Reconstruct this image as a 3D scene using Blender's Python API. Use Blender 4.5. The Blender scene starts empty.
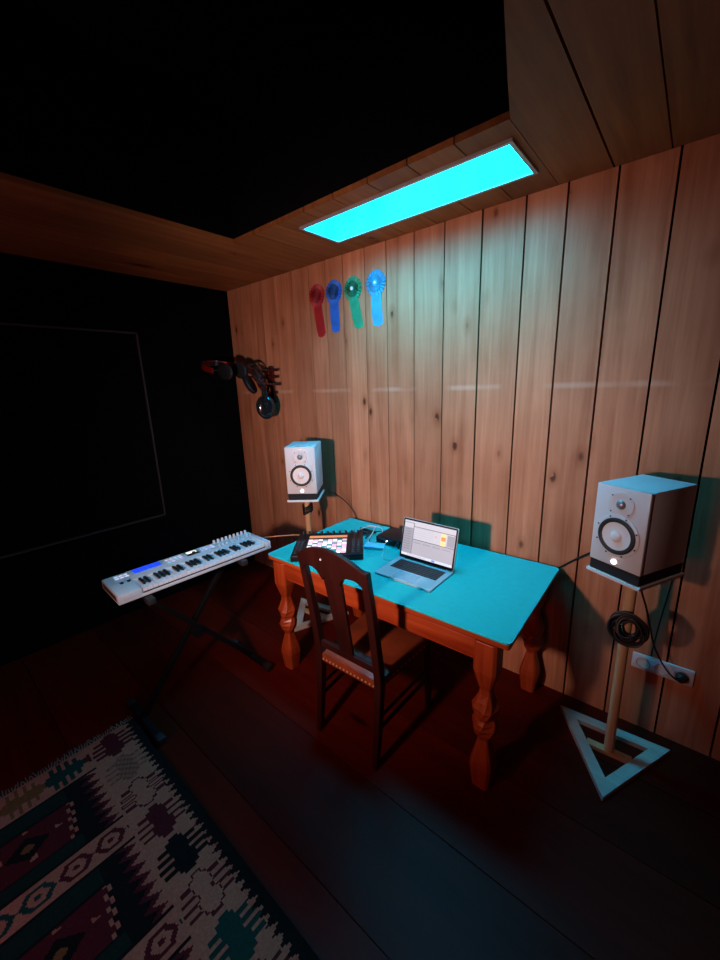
import bpy, bmesh, math, random
from mathutils import Vector, Matrix
random.seed(7)
PI = math.pi
C = bpy.context.scene.collection

# ------------------------------------------------------------------ helpers
def V(*a): return Vector(a)

def bx(bm, c, s, rz=0.0, bev=0.0, seg=2, mi=0, M=None):
    """box centred at c, size s"""
    r = bmesh.ops.create_cube(bm, size=1.0)
    vs = r['verts']
    bmesh.ops.scale(bm, vec=s, verts=vs)
    if bev > 0:
        es = list({e for v in vs for e in v.link_edges})
        rr = bmesh.ops.bevel(bm, geom=es, offset=bev, segments=seg, profile=0.5, affect='EDGES')
        vs = list({v for f in rr['faces'] for v in f.verts} | {v for v in vs if v.is_valid})
        # collect whole island
        todo = list(vs); seen = set(vs)
        while todo:
            v = todo.pop()
            for e in v.link_edges:
                o = e.other_vert(v)
                if o not in seen: seen.add(o); todo.append(o)
        vs = list(seen)
    if rz: bmesh.ops.rotate(bm, cent=(0, 0, 0), matrix=Matrix.Rotation(rz, 3, 'Z'), verts=vs)
    bmesh.ops.translate(bm, vec=c, verts=vs)
    if M is not None: bmesh.ops.transform(bm, matrix=M, verts=vs)
    if mi:
        for f in {f for v in vs for f in v.link_faces}: f.material_index = mi
    return vs

def ring(bm, pts): return [bm.verts.new(p) for p in pts]

def bridge(bm, a, b, mi=0):
    n = len(a)
    for i in range(n):
        f = bm.faces.new((a[i], a[(i+1) % n], b[(i+1) % n], b[i])); f.material_index = mi

def cyl(bm, p0, p1, r0, r1=None, n=16, caps=True, mi=0):
    if r1 is None: r1 = r0
    p0, p1 = Vector(p0), Vector(p1)
    d = (p1-p0).normalized()
    u = d.orthogonal().normalized(); w = d.cross(u)
    A = ring(bm, [p0+(u*math.cos(2*PI*i/n)+w*math.sin(2*PI*i/n))*r0 for i in range(n)])
    B = ring(bm, [p1+(u*math.cos(2*PI*i/n)+w*math.sin(2*PI*i/n))*r1 for i in range(n)])
    bridge(bm, A, B, mi)
    if caps:
        bm.faces.new(A[::-1]).material_index = mi; bm.faces.new(B).material_index = mi

def lathe(bm, prof, o=(0, 0, 0), axis=(0, 0, 1), n=32, closed=True, mi=0):
    """prof: list of (r, h) along axis from o"""
    o = Vector(o); d = Vector(axis).normalized(); u = d.orthogonal().normalized(); w = d.cross(u)
    prev = None
    for r, h in prof:
        R = ring(bm, [o+d*h+(u*math.cos(2*PI*i/n)+w*math.sin(2*PI*i/n))*max(r, 1e-4) for i in range(n)])
        if prev: bridge(bm, prev, R, mi)
        else: first = R
        prev = R
    if closed:
        bm.faces.new(first[::-1]).material_index = mi; bm.faces.new(prev).material_index = mi

def smooth_path(pts, k=6):
    pts = [Vector(p) for p in pts]
    if len(pts) < 3: return pts
    out = []
    P = [pts[0]*2-pts[1]] + pts + [pts[-1]*2-pts[-2]]
    for i in range(1, len(P)-2):
        a, b, c, d = P[i-1], P[i], P[i+1], P[i+2]
        for j in range(k):
            t = j/k
            out.append(0.5*((2*b)+(-a+c)*t+(2*a-5*b+4*c-d)*t*t+(-a+3*b-3*c+d)*t**3))
    out.append(pts[-1])
    return out

def tube(bm, pts, r, n=8, k=6, smooth=True):
    P = smooth_path(pts, k) if smooth else [Vector(p) for p in pts]
    prev = None; u = None
    for i, p in enumerate(P):
        d = (P[min(i+1, len(P)-1)]-P[max(i-1, 0)])
        if d.length < 1e-7: d = Vector((0, 0, 1))
        d.normalize()
        u = d.orthogonal().normalized() if u is None else (u-d*u.dot(d)).normalized()
        w = d.cross(u)
        rr = r[i] if isinstance(r, list) else r
        R = ring(bm, [p+(u*math.cos(2*PI*j/n)+w*math.sin(2*PI*j/n))*rr for j in range(n)])
        if prev: bridge(bm, prev, R)
        else: bm.faces.new(R[::-1])
        prev = R
    bm.faces.new(prev)

def prism(bm, poly, z0, z1, M=None, mi=0):
    """2-D outline extruded in z, then transformed"""
    A = [Vector((x, y, z0)) for x, y in poly]; B = [Vector((x, y, z1)) for x, y in poly]
    if M is not None: A = [M @ p for p in A]; B = [M @ p for p in B]
    A = ring(bm, A); B = ring(bm, B); bridge(bm, A, B, mi)
    bm.faces.new(A[::-1]).material_index = mi; bm.faces.new(B).material_index = mi

def obj(name, bm, m, parent=None, loc=(0, 0, 0), rot=(0, 0, 0), smooth=False, bevel=0.0):
    bmesh.ops.recalc_face_normals(bm, faces=bm.faces[:])
    me = bpy.data.meshes.new(name); bm.to_mesh(me); bm.free()
    for mm in (m if isinstance(m, (list, tuple)) else [m]): me.materials.append(mm)
    if smooth:
        for p in me.polygons: p.use_smooth = True
    o = bpy.data.objects.new(name, me); C.objects.link(o)
    o.location = loc; o.rotation_euler = rot
    if parent: o.parent = parent
    if bevel:
        b = o.modifiers.new('bevel', 'BEVEL'); b.width = bevel; b.segments = 2; b.limit_method = 'ANGLE'; b.angle_limit = math.radians(40)
    if smooth:
        try:
            me.set_sharp_from_angle(angle=math.radians(38))
        except Exception: pass
    return o

def B(): return bmesh.new()

def tag(o, label, cat, group=None):
    o['label'] = label; o['category'] = cat
    if group: o['group'] = group
    return o

def thing(name, label, cat, loc=(0, 0, 0), rz=0.0, group=None):
    o = bpy.data.objects.new(name, None); C.objects.link(o)
    o.empty_display_size = 0.1
    o.location = loc; o.rotation_euler = (0, 0, rz)
    return tag(o, label, cat, group)

def copy_tree(o, parent=None):
    c = o.copy(); C.objects.link(c); c.parent = parent
    for ch in list(o.children): copy_tree(ch, c)
    return c

def struct(name, bm, m, **k):
    o = obj(name, bm, m, **k); o['kind'] = 'structure'; return o

# ------------------------------------------------------------------ materials
def base_mat(name):
    m = bpy.data.materials.new(name); m.use_nodes = True
    nt = m.node_tree; b = nt.nodes['Principled BSDF']
    return m, nt, b

def mat(name, col, rough=0.5, metal=0.0, var=0.12, scale=12.0, bump=0.0, spec=0.5, coat=0.0, stretch=(1, 1, 1)):
    """plain surface with a little procedural variation"""
    m, nt, b = base_mat(name)
    tc = nt.nodes.new('ShaderNodeTexCoord'); mp = nt.nodes.new('ShaderNodeMapping')
    mp.inputs['Scale'].default_value = stretch
    nz = nt.nodes.new('ShaderNodeTexNoise'); nz.inputs['Scale'].default_value = scale; nz.inputs['Detail'].default_value = 4
    cr = nt.nodes.new('ShaderNodeValToRGB')
    c = Vector(col[:3])
    cr.color_ramp.elements[0].position = .3; cr.color_ramp.elements[1].position = .7
    cr.color_ramp.elements[0].color = (*(c*(1-var)), 1); cr.color_ramp.elements[1].color = (*[min(1, x) for x in c*(1+var)], 1)
    L = nt.links.new
    L(tc.outputs['Object'], mp.inputs['Vector']); L(mp.outputs['Vector'], nz.inputs['Vector'])
    L(nz.outputs['Fac'], cr.inputs['Fac']); L(cr.outputs['Color'], b.inputs['Base Color'])
    b.inputs['Roughness'].default_value = rough; b.inputs['Metallic'].default_value = metal
    b.inputs['Specular IOR Level'].default_value = spec
    b.inputs['Coat Weight'].default_value = coat
    if bump:
        bp = nt.nodes.new('ShaderNodeBump'); bp.inputs['Strength'].default_value = bump; bp.inputs['Distance'].default_value = .004
        L(nz.outputs['Fac'], bp.inputs['Height']); L(bp.outputs['Normal'], b.inputs['Normal'])
    return m

def emit(name, col, strength, base=(0.02, 0.02, 0.02)):
    m, nt, b = base_mat(name)
    b.inputs['Base Color'].default_value = (*base, 1)
    b.inputs['Emission Color'].default_value = (*col, 1); b.inputs['Emission Strength'].default_value = strength
    b.inputs['Roughness'].default_value = .3
    return m

def wood(name, dark, light, axis='z', gscale=26.0, rough=0.55, knots=False, tone=False, streak=None, bump=.25, spec=.35, coat=0.0, nail=False):
    """procedural timber; grain runs along axis"""
    m, nt, b = base_mat(name); N = nt.nodes.new; L = nt.links.new
    tc = N('ShaderNodeTexCoord'); vec = tc.outputs['Object']
    if tone:
        at = N('ShaderNodeAttribute'); at.attribute_name = 'tone'
        ml = N('ShaderNodeMath'); ml.operation = 'MULTIPLY'; ml.inputs[1].default_value = 37.0
        L(at.outputs['Fac'], ml.inputs[0])
        cx = N('ShaderNodeCombineXYZ')
        for i in range(3): L(ml.outputs[0], cx.inputs[i])
        ad = N('ShaderNodeVectorMath'); ad.operation = 'ADD'; L(vec, ad.inputs[0]); L(cx.outputs[0], ad.inputs[1]); vec2 = ad.outputs[0]
    else: vec2 = vec
    def mapped(scale):
        mp = N('ShaderNodeMapping'); mp.inputs['Scale'].default_value = scale; L(vec2, mp.inputs['Vector']); return mp.outputs[0]
    st = {'x': (.05, 1, 1), 'y': (1, .05, 1), 'z': (1, 1, .05)}[axis]
    n1 = N('ShaderNodeTexNoise'); n1.inputs['Scale'].default_value = gscale; n1.inputs['Detail'].default_value = 6; n1.inputs['Roughness'].default_value = .6; n1.inputs['Distortion'].default_value = .6
    L(mapped(st), n1.inputs['Vector'])
    n2 = N('ShaderNodeTexNoise'); n2.inputs['Scale'].default_value = gscale*4.5; n2.inputs['Detail'].default_value = 3
    L(mapped(st), n2.inputs['Vector'])
    n3 = N('ShaderNodeTexNoise'); n3.inputs['Scale'].default_value = 2.3; n3.inputs['Detail'].default_value = 3; L(vec2, n3.inputs['Vector'])
    a1 = N('ShaderNodeMath'); a1.operation = 'MULTIPLY_ADD'; a1.inputs[1].default_value = .55; L(n1.outputs['Fac'], a1.inputs[0])
    a2 = N('ShaderNodeMath'); a2.operation = 'MULTIPLY_ADD'; a2.inputs[1].default_value = .13; L(n2.outputs['Fac'], a2.inputs[0]); L(a2.outputs[0], a1.inputs[2])
    a3 = N('ShaderNodeMath'); a3.operation = 'MULTIPLY'; a3.inputs[1].default_value = .3; L(n3.outputs['Fac'], a3.inputs[0]); L(a3.outputs[0], a2.inputs[2])
    cr = N('ShaderNodeValToRGB'); e = cr.color_ramp.elements; e[0].position = .36; e[0].color = (*dark, 1); e[1].position = .66; e[1].color = (*light, 1)
    L(a1.outputs[0], cr.inputs['Fac']); col = cr.outputs['Color']
    def mult(colsock, facsock, c2, blend='MULTIPLY'):
        mx = N('ShaderNodeMix'); mx.data_type = 'RGBA'; mx.blend_type = blend
        if facsock is None: mx.inputs[0].default_value = 1
        else: L(facsock, mx.inputs[0])
        L(colsock, mx.inputs[6])
        if isinstance(c2, tuple): mx.inputs[7].default_value = (*c2, 1)
        else: L(c2, mx.inputs[7])
        return mx.outputs[2]
    if tone:
        tr = N('ShaderNodeMapRange'); tr.inputs[3].default_value = .72; tr.inputs[4].default_value = 1.18; L(at.outputs['Fac'], tr.inputs[0])
        cc = N('ShaderNodeCombineColor'); [L(tr.outputs[0], cc.inputs[i]) for i in range(3)]
        col = mult(col, None, cc.outputs[0])
    if knots:
        sc = {'x': (1.2, 4.2, 1), 'y': (4.2, 1.2, 1), 'z': (6.0, 0.02, 3.2)}[axis]
        vo = N('ShaderNodeTexVoronoi'); vo.inputs['Scale'].default_value = 1.0; vo.inputs['Randomness'].default_value = 1
        L(mapped(sc), vo.inputs['Vector'])
        kr = N('ShaderNodeValToRGB'); e = kr.color_ramp.elements; e[0].position = .055; e[0].color = (1, 1, 1, 1); e[1].position = .115; e[1].color = (0, 0, 0, 1)
        L(vo.outputs['Distance'], kr.inputs['Fac'])
        n4 = N('ShaderNodeTexNoise'); n4.inputs['Scale'].default_value = 5; L(vec2, n4.inputs['Vector'])
        g = N('ShaderNodeMath'); g.operation = 'GREATER_THAN'; g.inputs[1].default_value = .40; L(n4.outputs['Fac'], g.inputs[0])
        mm = N('ShaderNodeMath'); mm.operation = 'MULTIPLY'; L(kr.outputs['Color'], mm.inputs[0]); L(g.outputs[0], mm.inputs[1])
        m3 = N('ShaderNodeMath'); m3.operation = 'MULTIPLY'; m3.inputs[1].default_value = .95; L(mm.outputs[0], m3.inputs[0])
        col = mult(col, m3.outputs[0], (.15, .09, .06))
        kr2 = N('ShaderNodeValToRGB'); e = kr2.color_ramp.elements; e[0].position = .08; e[0].color = (.55, .55, .55, 1); e[1].position = .24; e[1].color = (0, 0, 0, 1)
        L(vo.outputs['Distance'], kr2.inputs['Fac'])
        col = mult(col, kr2.outputs['Color'], (.62, .45, .32))
    if streak is not None:       # pale rubbed line and a row of nails at one height
        sp = N('ShaderNodeSeparateXYZ'); L(vec, sp.inputs[0])
        n5 = N('ShaderNodeTexNoise'); n5.inputs['Scale'].default_value = 3.5; L(vec, n5.inputs['Vector'])
        sub = N('ShaderNodeMath'); sub.operation = 'SUBTRACT'; sub.inputs[1].default_value = streak; L(sp.outputs[2], sub.inputs[0])
        ab = N('ShaderNodeMath'); ab.operation = 'ABSOLUTE'; L(sub.outputs[0], ab.inputs[0])
        mr = N('ShaderNodeMapRange'); mr.inputs[1].default_value = .004; mr.inputs[2].default_value = .02; mr.inputs[3].default_value = .28; mr.inputs[4].default_value = 0; L(ab.outputs[0], mr.inputs[0])
        m5 = N('ShaderNodeMapRange'); m5.inputs[1].default_value = .46; m5.inputs[2].default_value = .56; L(n5.outputs['Fac'], m5.inputs[0])
        m6 = N('ShaderNodeMath'); m6.operation = 'MULTIPLY'; L(mr.outputs[0], m6.inputs[0]); L(m5.outputs[0], m6.inputs[1])
        col = mult(col, m6.outputs[0], (.75, .58, .46), 'MIX')
    L(col, b.inputs['Base Color'])
    b.inputs['Roughness'].default_value = rough; b.inputs['Specular IOR Level'].default_value = spec; b.inputs['Coat Weight'].default_value = coat
    if bump:
        bp = N('ShaderNodeBump'); bp.inputs['Strength'].default_value = bump; bp.inputs['Distance'].default_value = .003
        L(a1.outputs[0], bp.inputs['Height']); L(bp.outputs['Normal'], b.inputs['Normal'])
    return m

M = {}
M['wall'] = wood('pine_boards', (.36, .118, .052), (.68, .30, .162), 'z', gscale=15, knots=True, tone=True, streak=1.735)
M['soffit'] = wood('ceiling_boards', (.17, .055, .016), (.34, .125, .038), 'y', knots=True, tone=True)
M['floor'] = wood('floor_boards', (.075, .0035, .0010), (.130, .006, .0018), 'x', gscale=14, knots=True, tone=True, rough=.5, spec=.10)
M['black'] = mat('matt_black_lining', (.0025, .0025, .003), .95, spec=.05)
M['frameblack'] = mat('dark_stained_frame', (.022, .013, .010), .7)
M['darkwood'] = mat('dark_wall_paint', (.02, .012, .01), .8)
M['tablewood'] = wood('red_stained_pine', (.24, .022, .004), (.50, .085, .018), 'x', gscale=20, rough=.35, spec=.5)
M['legwood'] = wood('red_stained_turned_pine', (.22, .020, .004), (.46, .075, .017), 'z', gscale=20, rough=.35, spec=.5)
M['sheet'] = mat('pale_turquoise_top', (.012, .44, .41), .55, var=.04, scale=30, spec=.15)
M['chair'] = wood('dark_mahogany', (.014, .0025, .002), (.036, .006, .004), 'z', gscale=18, rough=.38, spec=.35)
M['leather'] = mat('brown_leather', (.19, .03, .008), .5, var=.3, scale=8, bump=.2)
M['brass'] = mat('brass_nail', (.8, .45, .2), .35, metal=.6)
M['white'] = mat('white_painted_mdf', (.64, .62, .63), .4, var=.03, scale=6)
M['cone'] = mat('white_speaker_cone', (.78, .74, .74), .35, var=.04)
M['rubber'] = mat('black_rubber', (.012, .012, .013), .55)
M['foam'] = mat('black_foam', (.014, .014, .016), .95, scale=60, bump=.4)
M['grille'] = mat('grey_dome', (.30, .30, .33), .35, metal=.6)
M['screw'] = mat('dark_screw', (.05, .05, .06), .4, metal=.5)
M['pale_wood'] = wood('pale_raw_pine', (.50, .29, .14), (.70, .45, .25), 'z', gscale=22, rough=.6)
M['pale_wood_h'] = wood('pale_raw_pine_batten', (.40, .33, .27), (.58, .50, .43), 'x', gscale=22, rough=.6)
M['plate'] = mat('white_painted_plate', (.75, .70, .68), .5, var=.05)
M['plastic'] = mat('black_plastic', (.005, .005, .007), .4, spec=.3)
M['blackmetal'] = mat('black_powder_coated_steel', (.004, .004, .005), .5, spec=.25)
M['cable'] = mat('black_cable', (.005, .005, .006), .5)
M['graycable'] = mat('light_cable', (.6, .55, .55), .5)
M['orangecable'] = mat('orange_cable', (.75, .25, .10), .5)
M['alu'] = mat('aluminium', (.40, .52, .56), .38, metal=.35, var=.03)
M['trackpad'] = mat('trackpad_glass', (.34, .46, .52), .25, metal=.2, var=.03)
M['key'] = mat('laptop_keycap', (.012, .012, .014), .5)
M['synth'] = mat('white_plastic_case', (.46, .54, .60), .4, var=.03)
M['whitekey'] = mat('white_key', (.60, .66, .74), .25, var=.02)
M['blackkey'] = mat('black_key', (.008, .008, .010), .3)
M['knob'] = mat('grey_knob', (.5, .52, .56), .4)
M['red'] = mat('red_ribbon', (.36, .012, .015), .6, var=.2)
M['blue'] = mat('blue_ribbon', (.02, .12, .50), .6, var=.2)
M['green'] = mat('green_ribbon', (.02, .30, .15), .6, var=.2)
M['lblue'] = mat('light_blue_ribbon', (.05, .32, .52), .6, var=.15)
M['navy'] = mat('navy_ribbon', (.01, .05, .18), .6, var=.2)
M['dgreen'] = mat('dark_green_ribbon', (.01, .14, .07), .6, var=.2)
M['darkred'] = mat('dark_red_ribbon', (.20, .006, .008), .6, var=.2)
M['button_white'] = mat('white_button', (.8, .8, .8), .4)
M['hookwood'] = mat('dark_red_wood', (.06, .008, .006), .4)
M['redgloss'] = mat('dark_red_gloss', (.12, .006, .006), .2, coat=.5)
M['gloss'] = mat('gloss_black', (.01, .012, .014), .12, coat=.6)
M['outlet'] = mat('white_socket_plastic', (.62, .58, .58), .4, var=.04)
M['socket'] = mat('shaded_socket_plastic', (.34, .29, .27), .5)
M['lampframe'] = mat('silver_lamp_frame', (.45, .45, .45), .4, metal=.5)
M['panel'] = emit('cyan_lamp_diffuser', (.0, .56, 1.0), 1.0)
nt = M['panel'].node_tree      # prismatic diffuser: brightest straight out, weaker at grazing angles
ge = nt.nodes.new('ShaderNodeNewGeometry'); dt = nt.nodes.new('ShaderNodeVectorMath'); dt.operation = 'DOT_PRODUCT'
nt.links.new(ge.outputs['Normal'], dt.inputs[0]); nt.links.new(ge.outputs['Incoming'], dt.inputs[1])
ab = nt.nodes.new('ShaderNodeMath'); ab.operation = 'ABSOLUTE'; nt.links.new(dt.outputs['Value'], ab.inputs[0])
pw = nt.nodes.new('ShaderNodeMath'); pw.operation = 'POWER'; pw.inputs[1].default_value = 1.3; nt.links.new(ab.outputs[0], pw.inputs[0])
ms = nt.nodes.new('ShaderNodeMath'); ms.operation = 'MULTIPLY'; ms.inputs[1].default_value = 50.0; nt.links.new(pw.outputs[0], ms.inputs[0])
nt.links.new(ms.outputs[0], nt.nodes['Principled BSDF'].inputs['Emission Strength'])
M['led'] = emit('white_led', (1.0, .97, 1.0), 9.0)
M['fringe'] = mat('pale_wool_fringe', (.20, .16, .13), .95)

# ------------------------------------------------------------------ measured geometry
CEIL = 2.627
XL = -3.36          # left wall
XR, YF = 1.35, -4.2  # walls behind the camera's view
TOP = 3.30

def set_tone(me_obj, tones_by_face):
    a = me_obj.data.attributes.new('tone', 'FLOAT', 'FACE')
    for i, v in enumerate(tones_by_face): a.data[i].value = v

# ---- floor : boards running along x
bm = B(); tones = []
ys = [0.0, -.33, -.70, -1.10, -1.505, -1.93, -2.34, -2.80, -3.22, -3.70, YF]
for a, b_ in zip(ys[:-1], ys[1:]):
    bx(bm, ((XL+XR)/2, (a+b_)/2, -.015), (XR-XL, abs(a-b_)-.004, .03))
    tones += [random.random()]*6
bx(bm, ((XL+XR)/2, YF/2, -.05), (XR-XL, -YF, .04)); tones += [0.]*6
fl = struct('floor', bm, M['floor']); set_tone(fl, tones)

# ---- back wall : upright boards of uneven width
seams = [XL, -3.165, -2.966, -2.866, -2.696, -2.482, -2.288, -2.119, -1.949, -1.757, -1.582, -1.378, -1.179, -.961, -.742, -.559, -.366, -.163, .058, .27, .49, .70, .92, 1.13, XR]
bm = B(); tones = []
for i, (a, b_) in enumerate(zip(seams[:-1], seams[1:])):
    g = .009 if a > -1.2 else .006
    bx(bm, ((a+b_)/2, .0125+.002*random.random(), CEIL/2), (b_-a-g, .025, CEIL))
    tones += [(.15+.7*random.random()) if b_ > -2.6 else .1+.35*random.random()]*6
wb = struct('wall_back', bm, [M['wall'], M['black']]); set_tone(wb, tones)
bm = B(); bx(bm, ((XL+XR)/2, .05, TOP/2), (XR-XL, .04, TOP))
struct('wall_back_lining', bm, M['black']).name = 'wall_rear'

bm = B(); bx(bm, (XL-.03, YF/2, TOP/2), (.06, -YF+.1, TOP)); struct('wall_left', bm, M['black'])
bm = B(); bx(bm, (XR+.03, YF/2, TOP/2), (.06, -YF+.1, TOP)); struct('wall_right', bm, M['darkwood'])
bm = B(); bx(bm, ((XL+XR)/2, YF-.03, TOP/2), (XR-XL, .06, TOP)); struct('wall_front', bm, M['darkwood'])

# ---- ceiling : boarded border round a raised black well
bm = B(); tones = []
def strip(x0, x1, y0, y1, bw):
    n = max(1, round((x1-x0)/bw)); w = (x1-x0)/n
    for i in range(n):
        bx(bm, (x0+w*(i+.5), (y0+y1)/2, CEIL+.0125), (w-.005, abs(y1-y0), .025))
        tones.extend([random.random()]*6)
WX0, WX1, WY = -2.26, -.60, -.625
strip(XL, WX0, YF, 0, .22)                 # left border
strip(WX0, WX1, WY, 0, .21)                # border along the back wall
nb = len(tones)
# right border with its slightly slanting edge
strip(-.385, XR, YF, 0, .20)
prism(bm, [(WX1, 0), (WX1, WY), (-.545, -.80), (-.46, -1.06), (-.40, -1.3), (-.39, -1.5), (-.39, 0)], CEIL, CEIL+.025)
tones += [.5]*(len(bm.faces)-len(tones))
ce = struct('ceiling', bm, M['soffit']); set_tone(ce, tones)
bm = B()
bx(bm, ((WX0+XR)/2-.3, YF/2, TOP+.02), (XR-WX0+.7, -YF, .04))            # roof of the well
bx(bm, (WX0-.012, (YF+WY)/2, (CEIL+.026+TOP)/2), (.02, WY-YF, TOP-CEIL-.026))
bx(bm, ((WX0+WX1)/2, WY+.012, (CEIL+.026+TOP)/2), (WX1-WX0+.02, .02, TOP-CEIL-.026))
bx(bm, (-.36, (YF+WY)/2, (CEIL+.026+TOP)/2), (.02, WY-YF, TOP-CEIL-.026))
struct('ceiling_well', bm, M['black']).name = 'trim_1'

# ---- black framed panel on the left wall
t = thing('framed_panel', 'large black panel in a thin dark frame on the black left wall', 'wall panel', (XL, -1.9, 1.48))
bm = B(); bx(bm, (.008, 0, 0), (.012, 2.10, 1.42)); obj('panel', bm, M['black'], t)
bm = B()
for s in (-1, 1):
    bx(bm, (.014, s*1.06, 0), (.026, .014, 1.47)); bx(bm, (.014, 0, s*.73), (.026, 2.12, .014))
obj('frame', bm, M['frameblack'], t)

# ------------------------------------------------------------------ ceiling lamp
t = thing('ceiling_light', 'long rectangular cyan glowing light panel on the ceiling boards', 'ceiling light', (-1.212, -.360, CEIL))
W, D = 1.163, .313
bm = B()
for s in (-1, 1):
    bx(bm, (0, s*(D/2-.008), -.006), (W, .016, .012)); bx(bm, (s*(W/2-.008), 0, -.006), (.016, D-.032, .012))
obj('frame', bm, M['lampframe'], t)
bm = B(); bx(bm, (0, 0, -.004), (W-.033, D-.033, .006)); obj('diffuser', bm, M['panel'], t)

# ------------------------------------------------------------------ speakers
def speaker(x, y, top, a, label):
    w, h, d = .210, .332, .284
    t = thing('studio_speaker', label, 'speaker', (x, y, top-h), a, 'white studio speakers on stands')
    bm = B(); bx(bm, (0, .010, h/2), (w, d-.020, h), bev=.005); obj('cabinet', bm, M['white'], t, smooth=True)
    bm = B(); bx(bm, (0, -d/2+.010, h/2), (w-.001, .019, h-.001), bev=.004); bf = obj('baffle', bm, M['white'], t, smooth=True)
    yf = -d/2
    # woofer: trim ring, rubber surround, cone, dust cap
    wz = .132
    bm = B(); lathe(bm, [(.088, 0), (.088, .004), (.084, .0065), (.0755, .0065), (.0735, 0)], (0, yf+.001, wz), (0, -1, 0), 48)
    wf = obj('woofer', bm, M['white'], t, smooth=True)
    bm = B(); lathe(bm, [(.0745, 0), (.0745, .008), (.070, .0110), (.064, .0110), (.0575, .007), (.056, 0)], (0, yf, wz), (0, -1, 0), 48)
    obj('surround', bm, M['rubber'], wf, smooth=True)
    bm = B()
    lathe(bm, [(.0575, .0065), (.045, .0035), (.026, .0012), (.022, .001)], (0, yf, wz), (0, -1, 0), 48)
    obj('cone', bm, M['cone'], wf, smooth=True)
    bm = B(); lathe(bm, [(.025, .001), (.024, .006), (.018, .012), (.009, .0155), (.0005, .016)], (0, yf, wz), (0, -1, 0), 32)
    obj('dust_cap', bm, M['cone'], wf, smooth=True)
    for k in range(8):
        an = PI/8+k*PI/4; bm = B()
        lathe(bm, [(.0032, 0), (.0032, .009), (.0005, .009)], (math.cos(an)*.0825, yf, wz+math.sin(an)*.0825), (0, -1, 0), 8)
        obj('screw', bm, M['screw'], wf)
    # tweeter with its rounded square waveguide
    tz = .262
    bm = B(); lathe(bm, [(.052, 0), (.052, .0025), (.047, .004), (.030, .001), (.020, .0008)], (0, yf+.0005, tz), (0, -1, 0), 40)
    tw = obj('tweeter', bm, M['white'], t, smooth=True)
    bm = B(); lathe(bm, [(.019, .0005), (.016, .006), (.009, .010), (.0005, .0115)], (0, yf, tz), (0, -1, 0), 24)
    obj('dome', bm, M['grille'], tw, smooth=True)
    for sx in (-1, 1):
        for sz in (-1, 1):
            bm = B(); lathe(bm, [(.003, 0), (.003, .005), (.0005, .005)], (sx*.035, yf, tz+sz*.033), (0, -1, 0), 8)
            obj('screw', bm, M['screw'], tw)
    # lit round emblem of three crossed forks low on the baffle
    bm = B(); lathe(bm, [(.0095, 0), (.0095, .002), (.0075, .0022), (.0074, .0005)], (0, yf, .021), (0, -1, 0), 24, closed=False)
    for k in range(3):
        an = PI/2+k*2*PI/3
        bx(bm, (math.cos(an)*.004, yf-.001, .021+math.sin(an)*.004), (.0022, .0018, .008), M=Matrix.Translation((0, 0, 0)) @ Matrix.Translation((math.cos(an)*.004, yf-.001, .021+math.sin(an)*.004)) @ Matrix.Rotation(-(an-PI/2), 4, 'Y') @ Matrix.Translation((-math.cos(an)*.004, -yf+.001, -.021-math.sin(an)*.004)))
    lathe(bm, [(.0095, 0), (.0095, .0006), (.0005, .0006)], (0, yf, .021), (0, -1, 0), 24)
    o = obj('logo_light', bm, M['led'], t); o['label'] = 'small round lit white emblem'
    return t

SRX, SRY, SRT, SRA = -.1055, -.2792, 1.351, -.466
SLX, SLY, SLT, SLA = -2.105, -.3188, 1.374, .644
speaker(SRX, SRY, SRT, SRA, 'white two-way studio speaker on the stand right of the table')
speaker(SLX, SLY, SLT, SLA, 'white two-way studio speaker on the stand at the left end of the table')

def pad(x, y, z, a, label):
    bm = B(); bx(bm, (0, 0, .0225), (.205, .275, .045), bev=.003)
    o = obj('isolation_pad', bm, M['foam'], None, (x, y, z), (0, 0, a)); tag(o, label, 'foam pad', 'foam pads under the speakers')
pad(SRX, SRY, SRT-.332-.045, SRA, 'flat black foam pad under the right speaker')
pad(SLX, SLY, SLT-.332-.045, SLA, 'flat black foam pad under the left speaker')

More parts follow.
